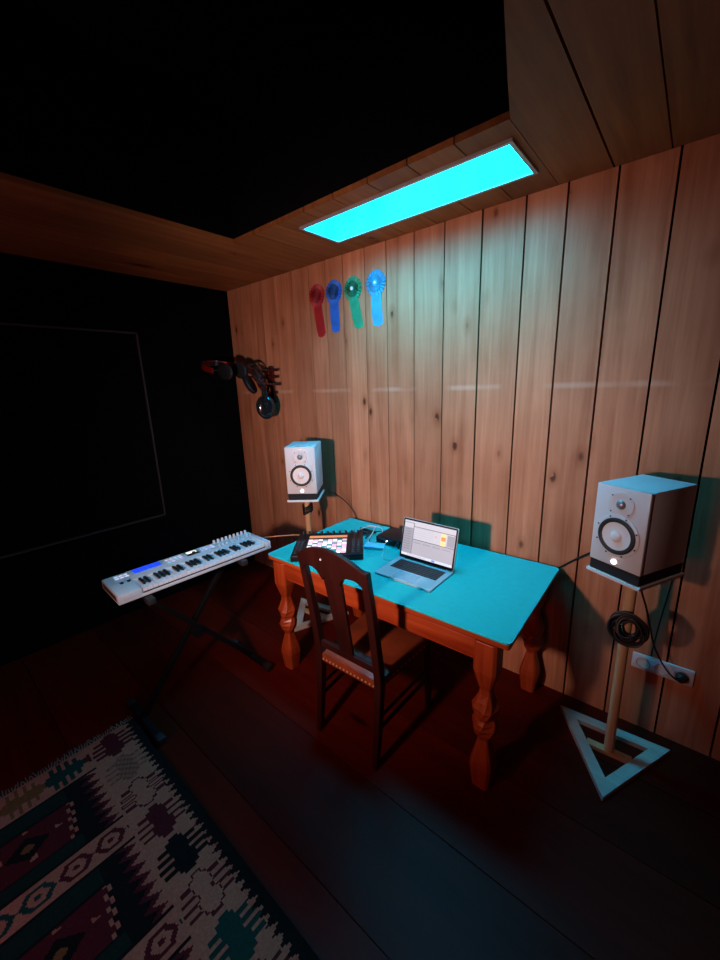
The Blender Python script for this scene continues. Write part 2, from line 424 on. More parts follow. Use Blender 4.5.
def stand(x, y, ztop, a, verts, px, py, label):
    """home-made stand: plate, round pole, triangular batten base with a cross bar"""
    t = thing('speaker_stand', label, 'speaker stand', (px, py, 0), 0, 'wooden speaker stands')
    bm = B(); bx(bm, (0, 0, 0), (.222, .292, .014), bev=.002)
    obj('top_plate', bm, M['plate'], t, (x-px, y-py, ztop-.007), (0, 0, a))
    bm = B(); cyl(bm, (0, 0, .022), (x-px, y-py, ztop-.014), .021, .021, 24); obj('pole', bm, M['pale_wood'], t, smooth=True)
    P = [Vector((vx-px, vy-py)) for vx, vy in verts]
    cen = sum(P, Vector((0, 0)))/3
    wd = .052
    bm = B()
    # mitred ring: outer triangle and inset inner triangle
    def inset(P, dd):
        out = []
        n = len(P)
        for i in range(n):
            a_, b_, c_ = P[i-1], P[i], P[(i+1) % n]
            e1 = (b_-a_).normalized(); e2 = (c_-b_).normalized()
            n1 = Vector((-e1.y, e1.x)); n2 = Vector((-e2.y, e2.x))
            if n1.dot(cen-b_) < 0: n1 = -n1
            if n2.dot(cen-b_) < 0: n2 = -n2
            bis = (n1+n2).normalized(); out.append(b_+bis*(dd/bis.dot(n1)))
        return out
    I = inset(P, wd)
    for i in range(3):
        j = (i+1) % 3
        bmb = B(); prism(bmb, [tuple(P[i]), tuple(P[j]), tuple(I[j]), tuple(I[i])], 0, .024)
        obj('base_batten', bmb, M['pale_wood_h'], t, bevel=.0015)
    bm.free()
    # crossbar through the pole parallel to the rear side
    dr = (P[1]-P[0]).normalized()
    def hit(A, Bv, sgn):
        e = Bv-A; den = dr.x*e.y-dr.y*e.x
        s_ = (A.x*e.y-A.y*e.x)/den
        return dr*s_
    h1 = hit(I[0], I[2], -1); h2 = hit(I[1], I[2], 1)
    nn = Vector((-dr.y, dr.x))*.018
    bm = B(); prism(bm, [tuple(h1-nn), tuple(h2-nn), tuple(h2+nn), tuple(h1+nn)], .001, .023); obj('cross_bar', bm, M['pale_wood'], t, bevel=.0015)
    bm = B(); cyl(bm, (0, -.022, ztop-.05), (0, -.0205, ztop-.05), .004, .004, 10); obj('screw', bm, M['screw'], t)
    return t
stand(SRX, SRY, SRT-.332-.045, SRA, [(-.353, -.125), (.125, -.095), (-.085, -.547)], -.104, -.272, 'pale wooden speaker stand with triangular floor base, right of the table')
stand(SLX, SLY, SLT-.332-.045, SLA, [(-2.36, -.235), (-1.89, -.15), (-2.06, -.57)], SLX, SLY, 'pale wooden speaker stand standing behind the left end of the table')

# ------------------------------------------------------------------ table
TA = .024; TZ = .780
t = thing('writing_table', 'red-stained wooden table with turquoise top and carved baluster legs', 'table', (-1.1685, -.4425, 0), TA)
TW, TD = 1.475, .80
def rrect(w, d, r, n=6):
    pts = []
    for cx, cy, a0 in ((w/2-r, -d/2+r, -PI/2), (w/2-r, d/2-r, 0), (-w/2+r, d/2-r, PI/2), (-w/2+r, -d/2+r, PI)):
        for k in range(n+1):
            a = a0+PI/2*k/n; pts.append((cx+math.cos(a)*r, cy+math.sin(a)*r))
    return pts
bm = B(); prism(bm, rrect(TW, TD, .028), TZ-.005, TZ); obj('top_sheet', bm, M['sheet'], t, bevel=.001)['label'] = 'turquoise covering sheet'
bm = B(); prism(bm, rrect(TW-.006, TD-.006, .014), TZ-.030, TZ-.0052); obj('tabletop', bm, M['tablewood'], t, bevel=.003)
LX, LY = TW/2-.098, TD/2-.046
bm = B(); bx(bm, (0, LY-.01, TZ-.085), (2*LX-.11, .022, .108)); obj('apron', bm, M['tablewood'], t)
bm = B(); bx(bm, (0, -LY-.012, TZ-.085), (2*LX-.11, .024, .108)); ap = obj('apron', bm, M['tablewood'], t)
for s in (-1, 1):
    bm = B(); bx(bm, (s*LX, 0, TZ-.085), (.022, 2*LY-.11, .108)); obj('apron', bm, M['tablewood'], t)
for x in (-.43, .43):
    bm = B(); bx(bm, (x, -LY-.028, TZ-.083), (.36, .010, .088), bev=.004); obj('drawer_front', bm, M['tablewood'], t, smooth=True)
for x in (-.205, -.0, .205):
    bm = B(); bx(bm, (x, -LY-.026, TZ-.083), (.03 if x else .12, .010, .10), bev=.002); obj('rail', bm, M['tablewood'], t)
def leg_mesh():
    bm = B()
    # (z, half size, twist, roundness)
    prof = [(0, .040, 0), (.03, .044, 0), (.115, .054, 0), (.145, .051, 0), (.205, .036, 0), (.245, .026, 0),
            (.260, .029, 8), (.290, .046, 18), (.322, .055, 30), (.348, .050, 42), (.366, .041, 50), (.388, .051, 60), (.418, .056, 72), (.450, .043, 82), (.485, .029, 90),
            (.507, .026, 90), (.54, .036, 90), (.585, .049, 90), (.605, .054, 90), (.748, .054, 90)]
    prev = None
    for z, h, tw in prof:
        pts = []; h *= .92
        ch = .28 if tw in (0, 90) else .42
        for k in range(4):
            for dx, dy in ((1, -1+ch), (1, 1-ch)):
                a = k*PI/2; x, y = dx*h, dy*h
                x, y = x*math.cos(a)-y*math.sin(a), x*math.sin(a)+y*math.cos(a)
                r = math.radians(tw); pts.append((x*math.cos(r)-y*math.sin(r), x*math.sin(r)+y*math.cos(r), z))
        R = ring(bm, pts)
        if prev: bridge(bm, prev, R)
        else: bm.faces.new(R[::-1])
        prev = R
    bm.faces.new(prev)
    return bm
for sx in (-1, 1):
    for sy in (-1, 1):
        obj('leg', leg_mesh(), M['legwood'], t, (sx*LX, sy*LY, 0), (0, 0, 0), smooth=False, bevel=.003)

# ------------------------------------------------------------------ chair
t = thing('dining_chair', 'dark wooden chair with arched slatted back and studded brown leather seat', 'chair', (-1.12, -1.00, 0), .03)
def post_y(z):      # curved rear posts
    if z < .45: return -.035+.045*(z/.45)**.8
    return .010-.080*((z-.45)/.55)**1.2
def post_x(z): return .182+.004*z
for s in (-1, 1):
    bm = B(); prev = None
    for k in range(15):
        z = 1.035*k/14
        hx = .0135+.006*min(1, z/.4); hy = .014+.006*math.sin(min(1, z/.9)*PI)
        c = (s*post_x(z), post_y(z), z)
        R = ring(bm, [(c[0]+a*hx, c[1]+b_*hy, z) for a, b_ in ((-1, -1), (1, -1), (1, 1), (-1, 1))])
        if prev: bridge(bm, prev, R)
        else: bm.faces.new(R[::-1])
        prev = R
    bm.faces.new(prev); obj('rear_leg', bm, M['chair'], t, bevel=.003)
    bm = B(); prev = None
    for k in range(6):
        z = .44*k/5; h = .013+.007*k/5
        R = ring(bm, [(s*.205+a*h, .43+b_*h, z) for a, b_ in ((-1, -1), (1, -1), (1, 1), (-1, 1))])
        if prev: bridge(bm, prev, R)
        else: bm.faces.new(R[::-1])
        prev = R
    bm.faces.new(prev); obj('front_leg', bm, M['chair'], t, bevel=.003)
    bm = B(); tube(bm, [(s*.184, .012, .20), (s*.205, .42, .20)], .010, 8, smooth=False); obj('stretcher', bm, M['chair'], t)
    bm = B(); tube(bm, [(s*.184, .012, .26), (s*.205, .42, .26)], .008, 8, smooth=False); obj('stretcher', bm, M['chair'], t)
# seat frame
bm = B(); prism(bm, [(-.175, .005), (.175, .005), (.208, .445), (-.208, .445)], .395, .445); obj('seat_frame', bm, M['chair'], t, bevel=.004)
# cushion
bm = B()
n = 12; G = []
for j in range(n+1):
    row = []
    for i in range(n+1):
        u, v = i/n*2-1, j/n
        w = .180+.035*v
        hgt = .452+.030*(1-abs(u)**4)*(1-abs(2*v-1)**4)
        row.append(bm.verts.new((u*w, -.003+v*.462, hgt)))
    G.append(row)
for j in range(n):
    for i in range(n): bm.faces.new((G[j][i], G[j][i+1], G[j+1][i+1], G[j+1][i]))
edge = [G[0][i] for i in range(n+1)]+[G[j][n] for j in range(1, n+1)]+[G[n][i] for i in range(n-1, -1, -1)]+[G[j][0] for j in range(n-1, 0, -1)]
low = ring(bm, [(v.co.x, v.co.y, .412) for v in edge]); bridge(bm, low, edge); bm.faces.new(low)
sc = obj('seat_cushion', bm, M['leather'], t, smooth=True); sc['label'] = 'brown leather seat cushion'
for k in range(15):
    x = -.158+.316*k/14; bm = B()
    lathe(bm, [(.0058, 0), (.0045, .003), (.0005, .0042)], (x, -.0035, .424), (0, -1, 0), 8); obj('nail', bm, M['brass'], sc)
for s in (-1, 1):
    for k in range(14):
        v = (k+.5)/14; bm = B()
        lathe(bm, [(.0058, 0), (.0045, .003), (.0005, .0042)], (s*(.181+.034*v), v*.455, .424), (s, 0, 0), 8); obj('nail', bm, M['brass'], sc)
# back: arched crest rail, wide splat, lower rail - curved plates following the rake
def crest_top(x): return 1.100-.075*(abs(x)/.20)**2.1
def crest_bot(x):
    ax = abs(x)
    if ax < .050: return .95
    return .985-.050*(abs(ax-.12)/.068)**3
bm = B(); n = 24; fr = []
for i in range(n+1):
    x = -.203+.406*i/n; zt, zb = crest_top(x), crest_bot(x)
    if abs(x) > .19: zb = .97
    yt, yb = post_y(zt)-.004, post_y(zb)-.004; bow = -.012*(1-(x/.2)**2)
    fr.append(ring(bm, [(x, yb-.012+bow, zb), (x, yb+.012+bow, zb), (x, yt+.010+bow, zt), (x, yt-.010+bow, zt)]))
for a, b_ in zip(fr[:-1], fr[1:]): bridge(bm, a, b_)
bm.faces.new(fr[0][::-1]); bm.faces.new(fr[-1]); obj('crest_rail', bm, M['chair'], t, bevel=.003)
bm = B(); prev = None
for k in range(11):
    z = .495+.48*k/10; f = k/10
    hw = .043+.012*f**2; y = post_y(z)-.010*math.sin(f*PI/2)
    R = ring(bm, [(-hw, y-.007, z), (hw, y-.007, z), (hw, y+.007, z), (-hw, y+.007, z)])
    if prev: bridge(bm, prev, R)
    else: bm.faces.new(R[::-1])
    prev = R
bm.faces.new(prev); obj('splat', bm, M['chair'], t, bevel=.002)
bm = B(); bx(bm, (0, .005, .512), (.345, .022, .035), bev=.003); obj('lower_rail', bm, M['chair'], t)
bm = B(); lathe(bm, [(.005, 0), (.004, .002), (.0005, .003)], (-.03, post_y(1.05)-.030, 1.045), (0, -1, 0), 10); o = obj('rail_screw', bm, M['button_white'], t); o['label'] = 'small pale screw cap on the crest rail'

# ------------------------------------------------------------------ laptop
t = thing('laptop', 'open silver laptop showing a pale recording programme on the turquoise table', 'laptop', (-1.035, -.545, TZ), 0.0)
LW, LD = .345, .245
bm = B(); prism(bm, rrect(LW, LD, .012), 0, .011); base = obj('base', bm, M['alu'], t, bevel=.0015)
bm = B(); bx(bm, (0, .038, .0112), (.285, .110, .001)); obj('key_well', bm, M['key'], base)
bm = B()
for r in range(6):
    nk = 14; z = .0122
    xs = [(-.1365+i*.0195+.0098, .0165) for i in range(nk)]
    if r == 0: xs = [(-.1365+.0098, .0165), (-.117+.0098, .0165), (-.0975+.0098, .0165), (-.013, .1), (.0595, .0165), (.079, .0165), (.0985+.009, .0165), (.1265, .0165)]
    for x, w in xs: bx(bm, (x, -.007+r*.0182, z), (w, .0155, .0014))
obj('keys', bm, M['key'], base)
bm = B(); bx(bm, (0, -.070, .0112), (.13, .080, .0008)); obj('trackpad', bm, M['trackpad'], base)
bm = B(); cyl(bm, (-.13, LD/2-.004, .010), (.13, LD/2-.004, .010), .005, n=12); obj('hinge', bm, M['plastic'], base)
tilt = math.radians(-14)
lid = thing('lid', '', '', (0, 0, 0)); del lid['label']; del lid['category']
bpy.data.objects.remove(lid)
LH = .232
bm = B(); prism(bm, rrect(LW, LH, .010), -.0035, .0035, M=Matrix.Translation((0, 0, LH/2)) @ Matrix.Rotation(PI/2, 4, 'X'))
lid = obj('lid', bm, M['alu'], t, (0, LD/2-.003, .012), (tilt, 0, 0), bevel=.001)
bm = B(); prism(bm, rrect(LW-.006, LH-.006, .008), -.0004, .0004, M=Matrix.Translation((0, -.0038, LH/2)) @ Matrix.Rotation(PI/2, 4, 'X')); obj('bezel', bm, M['plastic'], lid)
SW, SH = LW-.024, LH-.030
def scr(name, x0, x1, z0, z1, mt, dy=0.0):
    """rectangle in screen fractions, origin top-left"""
    return (-SW/2+SW*(x0+x1)/2, -.0048-dy, .018+SH*(1-(z0+z1)/2)), (SW*(x1-x0), .0006, SH*(z1-z0)), mt
sm = {'bg': emit('screen_bg', (.50, .46, .53), 1.15), 'lt': emit('screen_light', (.66, .62, .70), 1.15), 'line': emit('screen_line', (.16, .15, .18), 1.0), 'mid': emit('screen_mid', (.40, .37, .44), 1.1),
      'or': emit('screen_orange', (.95, .30, .10), 1.2), 'ye': emit('screen_yellow', (.95, .75, .35), 1.2), 'pk': emit('screen_pink', (.80, .50, .50), 1.1), 'dock': emit('screen_dock', (.70, .72, .85), 1.2), 'blue': emit('screen_blue', (.2, .3, .8), 1.2)}
keys = list(sm); ml = [sm[k] for k in keys]
bm = B()
S = [(0, 1, 0, 1, 'bg', 0), (0, 1, 0, .05, 'lt', .0003), (0, .20, .05, .93, 'mid', .0003), (.01, .19, .07, .2, 'lt', .0006), (.21, 1, .05, .14, 'lt', .0003), (.20, 1, .14, .155, 'line', .0006),
     (.20, 1, .50, .515, 'line', .0006), (.195, .202, .05, .93, 'line', .0006), (.21, .99, .16, .49, 'lt', .0003), (.74, .83, .16, .50, 'ye', .0006), (.75, .83, .26, .36, 'or', .0009), (.62, .67, .27, .33, 'pk', .0006),
     (.86, .99, .18, .48, 'mid', .0006), (.21, .99, .53, .92, 'bg', .0006), (0, 1, .93, 1, 'dock', .0006), (.62, .68, .94, .99, 'blue', .0009), (.12, .5, .945, .985, 'lt', .0009)]
for r in range(5): S.append((.22, .60, .18+.06*r, .185+.06*r, 'mid', .0006))
for r in range(9): S.append((.02, .15, .24+.07*r, .25+.07*r, 'line', .0006))
for r in range(4): S.append((.22+.19*r, .37+.19*r, .57, .60, 'mid', .0009))
for x0, x1, z0, z1, k, dy in S:
    c, s, kk = scr('', x0, x1, z0, z1, k, dy); bx(bm, c, s, mi=keys.index(k))
o = obj('screen', bm, ml, lid); o['label'] = 'lit screen of pale windows with a small orange and yellow block'

# ------------------------------------------------------------------ pad controller
t = thing('pad_controller', 'black music controller with glowing pink and white pads behind the chair back', 'music controller', (-1.635, -.575, TZ), math.radians(40))
PW, PD_ = .425, .355
bm = B(); bx(bm, (0, 0, .019), (PW, PD_, .038), bev=.006); body = obj('body', bm, M['plastic'], t, smooth=True)
pc = {'white': emit('pad_white', (.85, .80, .95), 1.5), 'pink': emit('pad_pink', (1., .50, .70), 1.3), 'teal': emit('pad_teal', (.02, .40, .50), .9), 'mauve': emit('pad_mauve', (.75, .52, .88), 1.4)}
patt = ["WPWTPWTP", "PWTPWPWT", "WTPWWTPW", "TWPWTPWP", "WPWTWPTM", "TWMPTWPM", "WMTWPTMW", "TWPMWTWP"]
cm = {'W': 'white', 'P': 'pink', 'T': 'teal', 'M': 'mauve'}
for r in range(8):
    for c in range(8):
        bm = B(); bx(bm, (-.118+c*.0305, -.140+r*.0262, .0395), (.0275, .0235, .004), bev=.001)
        obj('pad', bm, pc[cm[patt[7-r][c]]], t)
bm = B(); bx(bm, (-.012, .105, .0385), (.245, .034, .002)); o = obj('display', bm, emit('display_orange', (1., .38, .16), .85), t); o['label'] = 'narrow orange lit display'
for k in range(10):
    bm = B(); lathe(bm, [(.0085, 0), (.0085, .016), (.007, .019), (.0005, .019)], (-.180+k*.040, .158, .038), (0, 0, 1), 16)
    obj('knob', bm, M['rubber'], t, smooth=True)
db = mat('dark_button', (.03, .03, .034), .5)
for r in range(8):
    for x in (-.192, -.168, .152, .184):
        bm = B(); bx(bm, (x, -.140+r*.0262, .0385), (.018, .016, .003), bev=.001, seg=1); obj('button', bm, db, t)

# ------------------------------------------------------------------ audio interface, small box, cables on the table
t = thing('audio_interface', 'flat black box with one white light beside the laptop lid', 'audio interface', (-1.345, -.225, TZ), .08)
bm = B(); bx(bm, (0, 0, .026), (.235, .19, .044), bev=.004); obj('body', bm, M['plastic'], t, smooth=True)
bm = B(); bx(bm, (0, -.097, .026), (.228, .003, .040), bev=.001); obj('front_panel', bm, M['gloss'], t)
bm = B(); lathe(bm, [(.004, 0), (.004, .002), (.0005, .002)], (-.035, -.0985, .030), (0, -1, 0), 12); obj('power_light', bm, M['led'], t)
for k in range(3):
    bm = B(); lathe(bm, [(.011, 0), (.010, .012), (.0005, .012)], (.015+k*.034, -.0985, .026), (0, -1, 0), 18); obj('knob', bm, M['rubber'], t, smooth=True)
for sx in (-1, 1):
    for sy in (-1, 1):
        bm = B(); cyl(bm, (sx*.09, sy*.07, 0), (sx*.09, sy*.07, .006), .008, n=12); obj('foot', bm, M['rubber'], t)

t = thing('usb_hub', 'small flat pale box lying on the table between controller and laptop', 'usb hub', (-1.415, -.395, TZ), .42)
bm = B(); bx(bm, (0, 0, .009), (.125, .075, .018), bev=.003); obj('case', bm, mat('pale_plastic', (.25, .66, .80), .4), t, smooth=True)
bm = B()
for k in range(3): bx(bm, (-.035+k*.035, .0365, .009), (.014, .004, .006))
obj('ports', bm, M['plastic'], t)

def cable(name, pts, r, m, label, cat='cable', group=None, k=8):
    p0 = Vector(pts[0]); bm = B(); tube(bm, [Vector(p)-p0 for p in pts], r, 8, k)
    o = obj(name, bm, m, None, p0, smooth=True); return tag(o, label, cat, group)
z = TZ+.004
cable('usb_cable', [(-1.375, -.395, z+.004), (-1.33, -.42, z), (-1.30, -.47, z), (-1.26, -.50, z), (-1.213, -.49, z+.004)], .0022, M['graycable'], 'thin pale cable from the small flat box to the laptop side')
random.seed(3)
def tangle(n, cx, cy, rx, ry, z0):
    p = []
    for i in range(n):
        a = i*2.1+random.random(); p.append((cx+math.cos(a)*rx*random.uniform(.5, 1), cy+math.sin(a)*ry*random.uniform(.5, 1), z0+random.uniform(0, .014)))
    return p
cable('cable_tangle', tangle(13, -1.60, -.235, .085, .055, TZ+.006)+[(-1.50, -.18, TZ+.02), (-1.47, -.13, TZ+.008), (-1.42, -.08, TZ+.02), (-1.37, -.105, TZ+.03)], .0045, M['cable'], 'tangled black cable lying between controller and black box')
cable('audio_cable', [(-1.668, -.155, TZ+.020), (-1.60, -.155, TZ+.028), (-1.56, -.215, TZ+.034), (-1.53, -.27, TZ+.030), (-1.505, -.345, TZ+.012), (-1.465, -.385, TZ+.008)], .0035, M['graycable'], 'pale cable looped over the black cable tangle')
cable('audio_cable', [(-1.66, -.25, TZ+.022), (-1.62, -.19, TZ+.032), (-1.55, -.16, TZ+.032), (-1.50, -.20, TZ+.026), (-1.47, -.28, TZ+.012), (-1.462, -.345, TZ+.006)], .0028, M['graycable'], 'thin pale cable running down beside the black box')
for k, (x, y, a) in enumerate([(-1.515, -.325, .5), (-1.555, -.300, .3)]):
    bm = B(); cyl(bm, (0, -.022, 0), (0, .022, 0), .006, .0045, 12)
    tag(obj('cable_plug', bm, M['cable'], None, (x, y, TZ+.0065), (0, 0, a), smooth=True), ['black cable plug lying right beside the small flat box', 'black cable plug lying nearer the controller knobs'][k], 'plug')

# ------------------------------------------------------------------ keyboard synthesizer and X stand
KZ = .790; KH = .050
# local x = depth towards the player (+x = front), local y = length
t = thing('keyboard_synthesizer', 'white keyboard controller with blue lit pads on a black folding stand', 'keyboard', (-2.073, -1.225, KZ), -.045)
KL, KD = .860, .258
x1, x0 = KD/2, -KD/2; y0, y1 = -KL/2, KL/2
def LX_(d): return x1-.004-d*.80      # d = distance back from front edge as measured
def LY_(l): return y0+.004+l*.95
bm = B()
bx(bm, (0, 0, .009), (KD, KL, .018), bev=.004)                                                   # tray
bx(bm, (x0+.0675, .035, KH/2+.004), (.135, KL-.146, KH-.008), bev=.003)                                          # control deck
bx(bm, (0, y0+.0545, KH/2+.0018), (KD, .109, KH-.0044), bev=.006)                                          # left cheek
bx(bm, (0, y1-.020, KH/2+.002), (KD, .040, KH-.004), bev=.006)                                          # right cheek
obj('case', bm, M['synth'], t, smooth=True)
bm = B(); bx(bm, (0, y0-.0005, KH/2+.001), (KD-.05, .002, KH-.024)); o = obj('end_panel', bm, mat('walnut_end', (.09, .03, .02), .5), t); o['label'] = 'dark end panel'
kw = (KL-.110-.040-.004)/29
bm_y0 = y0+.112
for i in range(29):
    bm = B(); bx(bm, ((x1-.004+x0+.135)/2, bm_y0+kw*(i+.5), .031), (x1-.004-(x0+.135), kw-.0016, .022), bev=.0015, seg=1); obj('white_key', bm, M['whitekey'], t)
bm = B()
for i in range(29):
    if i % 7 in (0, 1, 3, 4, 5) and i < 28:
        bm = B(); bx(bm, (x0+.135+.039, bm_y0+kw*(i+1), .045), (.078, .0125, .014), bev=.002, seg=1); obj('black_key', bm, M['blackkey'], t)
bm = B(); bx(bm, (x1-.0025, (bm_y0+y1-.04)/2, .0215), (.003, 29*kw, .006)); obj('key_slot', bm, M['rubber'], t)
zt = KH-.002
def deck(name, l0, l1, d0, d1, m, h=.003, bev=.0008, parent=t):
    bm = B(); bx(bm, (LX_((d0+d1)/2), LY_((l0+l1)/2), zt+h/2), (abs(d1-d0)*.80, abs(l1-l0)*.95, h), bev=bev, seg=1); return obj(name, bm, m, parent)
for k, l in enumerate((.056, .090)):
    deck('wheel_well', l-.013, l+.013, .132, .186, M['rubber'], .0012)
    bm = B(); cyl(bm, (LX_(.158), LY_(l)-.007, zt-.010), (LX_(.158), LY_(l)+.007, zt-.010), .017, n=24); obj('wheel', bm, M['plastic'], t)
bl = emit('pad_blue', (.01, .06, .95), 1.1)
for r in range(2):
    for c in range(4):
        deck('drum_pad', .142+c*.037, .142+c*.037+.034, .236+r*.036, .236+r*.036+.033, bl, .005)
wb_ = emit('button_white_lit', (.75, .75, 1.), 1.1)
for r in range(2):
    for c in range(3): deck('button', .046+c*.024, .046+c*.024+.019, .236+r*.034, .236+r*.034+.014, wb_, .003)
cols = [emit('button_teal', (.2, .8, .85), 1.0), wb_, emit('button_red', (.95, .35, .45), .9), emit('button_violet', (.65, .45, .95), 1.0)]
for r in range(3):
    for c in range(4): deck('button', .318+c*.025, .318+c*.025+.019, .222+r*.027, .222+r*.027+.013, cols[(c+r*2) % 4] if r < 2 else wb_, .003)
deck('display_bezel', .438, .518, .222, .312, M['gloss'], .002)
d = deck('display', .447, .509, .262, .300, emit('display_white', (.95, .95, .92), 1.2), .0030)
bm = B(); lathe(bm, [(.010, 0), (.009, .012), (.0005, .012)], (LX_(.238), LY_(.478), zt+.002), (0, 0, 1), 18); obj('knob', bm, M['plastic'], t, smooth=True)
for r in range(2):
    for c in range(4): deck('button', .530+c*.023, .530+c*.023+.017, .238+r*.034, .238+r*.034+.014, [cols[3], wb_, cols[3], wb_][c], .003)
for k in range(9):
    l = .640+k*.0287
    bm = B(); lathe(bm, [(.0085, 0), (.0080, .019), (.0065, .022), (.0005, .022)], (LX_(.302), LY_(l), zt), (0, 0, 1), 16); obj('knob', bm, M['knob'], t, smooth=True)
    f = deck('fader_slot', l-.0015, l+.0015, .185, .270, M['rubber'], .0008, 0)
    bm = B(); bx(bm, (LX_(.215+.008*(k % 3)), LY_(l), zt+.007), (.011, .010, .013), bev=.002, seg=1); obj('fader_cap', bm, M['knob'], t)

t = thing('keyboard_stand', 'black metal X-shaped folding stand carrying the white keyboard', 'keyboard stand', (-2.085, -1.27, 0), 0)
yA, yB = -.345, .335
for nm, xo, ya, yb in (('leg', -.017, yA, .265), ('leg', .017, yB, -.265)):
    bm = B(); d = Vector((0, yb-ya, KZ-.030-.03)); L_ = d.length; ang = math.atan2(d.z, d.y)
    bx(bm, (0, L_/2, 0), (.028, L_, .028), bev=.003, M=Matrix.Translation((xo, ya, .03)) @ Matrix.Rotation(ang, 4, 'X')); obj(nm, bm, M['blackmetal'], t)
for y in (yA, yB):
    bm = B(); bx(bm, (0, y, .022), (.36, .032, .030), bev=.004); ft = obj('foot', bm, M['blackmetal'], t)
    for s in (-1, 1):
        bm = B(); bx(bm, (s*.19, y, .021), (.055, .042, .042), bev=.006); obj('foot_cap', bm, M['rubber'], ft, smooth=True)
for y in (-.265, .265):
    bm = B(); bx(bm, (0, y, KZ-.020), (.30, .030, .026), bev=.004); sp_ = obj('support_arm', bm, M['blackmetal'], t)
    for s in (-1, 1):
        bm = B(); bx(bm, (s*.155, y, KZ-.018), (.05, .038, .034), bev=.006); obj('arm_cap', bm, M['rubber'], sp_, smooth=True)
bm = B(); cyl(bm, (-.045, -.003, .395), (.045, -.003, .395), .030, n=24); obj('pivot', bm, M['blackmetal'], t)

cable('keyboard_cable', [(-2.10, -.80, .812), (-2.06, -.73, .808), (-1.99, -.64, .806), (-1.93, -.575, .803), (-1.885, -.535, TZ+.005), (-1.862, -.515, TZ+.0035)], .0028, M['orangecable'], 'thin orange cable from the keyboard end to the table')

# ------------------------------------------------------------------ rosettes on the wall
def rosette(x, z, m1, m2, mc, tail_len, tilt_, label, btn):
    t = thing('award_rosette', label, 'award ribbon', (x, .003, z), 0, 'four award rosettes pinned to the boards')
    n = 44
    for nm, R, r0, yy, mm in (('outer_pleats', .078, .034, -.010, m1), ('inner_pleats', .050, .016, -.016, m2)):
        bm = B(); A = []; Bo = []; A2 = []; B2 = []
        for k in range(n):
            a = 2*PI*k/n; dy = .0055*(1 if k % 2 else -1); rr = R*(1+.02*math.sin(5*a))
            A.append((math.cos(a)*r0, yy+dy*.4, math.sin(a)*r0)); Bo.append((math.cos(a)*rr, yy+.003+dy, math.sin(a)*rr))
            A2.append((math.cos(a)*r0, yy+dy*.4+.003, math.sin(a)*r0)); B2.append((math.cos(a)*rr, yy+.006+dy, math.sin(a)*rr))
        A, Bo, A2, B2 = (ring(bm, q) for q in (A, Bo, A2, B2))
        bridge(bm, A, Bo); bridge(bm, Bo, B2); bridge(bm, B2, A2); bridge(bm, A2, A)
        obj(nm, bm, mm, t)
    bm = B(); lathe(bm, [(.022, 0), (.022, .010), (.019, .0135), (.0005, .0145)], (0, -.006, 0), (0, -1, 0), 32); c = obj('centre_disc', bm, mc, t, smooth=True)
    bm = B(); lathe(bm, [(btn, 0), (btn, .002), (.0005, .0028)], (.002, -.020, .001), (0, -1, 0), 20); o = obj('button', bm, M['button_white'] if btn > .007 else M['screw'], c)
    bm = B()
    for s, lg, dy in ((-1, tail_len, 0), (1, tail_len*.955, .003)):
        rows = []
        for k in range(9):
            f = k/8; zz = -.03-(lg-.03)*f; yy = -.004-.003*math.sin(f*5)-dy*.5
            xo = tilt_*f*lg+s*.004*f
            rows.append(ring(bm, [(xo-.041, yy, zz+(.0)), (xo, yy-.001, zz-(.014 if k == 8 and tilt_ else 0)), (xo+.041, yy, zz), (xo+.041, yy+.0015, zz), (xo, yy+.0015, zz-(.014 if k == 8 and tilt_ else 0)), (xo-.041, yy+.0015, zz)]))
        for a, b_ in zip(rows[:-1], rows[1:]): bridge(bm, a, b_)
        bm.faces.new(rows[0][::-1]); bm.faces.new(rows[-1])
    bmp = B(); cyl(bmp, (0, .004, .01), (0, -.010, .01), .002, n=8); obj('pin', bmp, M['screw'], t)
    obj('tail', bm, m1 if m1 is not M['navy'] else M['blue'], t)
    return t
rosette(-2.208, 2.410, M['red'], M['darkred'], M['darkred'], .275, .10, 'red award rosette, leftmost of the four on the wall', .006)
rosette(-2.036, 2.409, M['blue'], M['navy'], M['navy'], .270, -.005, 'dark blue award rosette with straight blue tail', .005)
rosette(-1.860, 2.399, M['green'], M['dgreen'], M['dgreen'], .255, .16, 'green award rosette with a white centre button', .012)
rosette(-1.664, 2.402, M['lblue'], M['lblue'], M['lblue'], .262, .02, 'light blue award rosette, rightmost of the four on the wall', .009)

# ------------------------------------------------------------------ wall hook with headphones
t = thing('wall_rack', 'dark red wooden peg rack fixed to the boards in the left corner', 'wall rack', (-2.80, 0, 1.80))
bm = B(); bx(bm, (0, -.012, 0), (.05, .022, .30), bev=.003); bp_ = obj('back_board', bm, M['hookwood'], t)
for zz, ww in ((.115, .24), (.06, .22), (.0, .26), (-.07, .16)):
    bm = B(); bx(bm, (.0, -.030, zz), (ww, .012, .022), bev=.003); obj('slat', bm, M['hookwood'], t)
for x_, zz in ((-.09, .06), (.09, .0), (.0, .115)):
    bm = B(); tube(bm, [(x_, -.03, zz), (x_-.01, -.12, zz+.004), (x_-.015, -.20, zz+.012), (x_-.016, -.225, zz+.035)], .009, 10); obj('peg', bm, M['hookwood'], t, smooth=True)

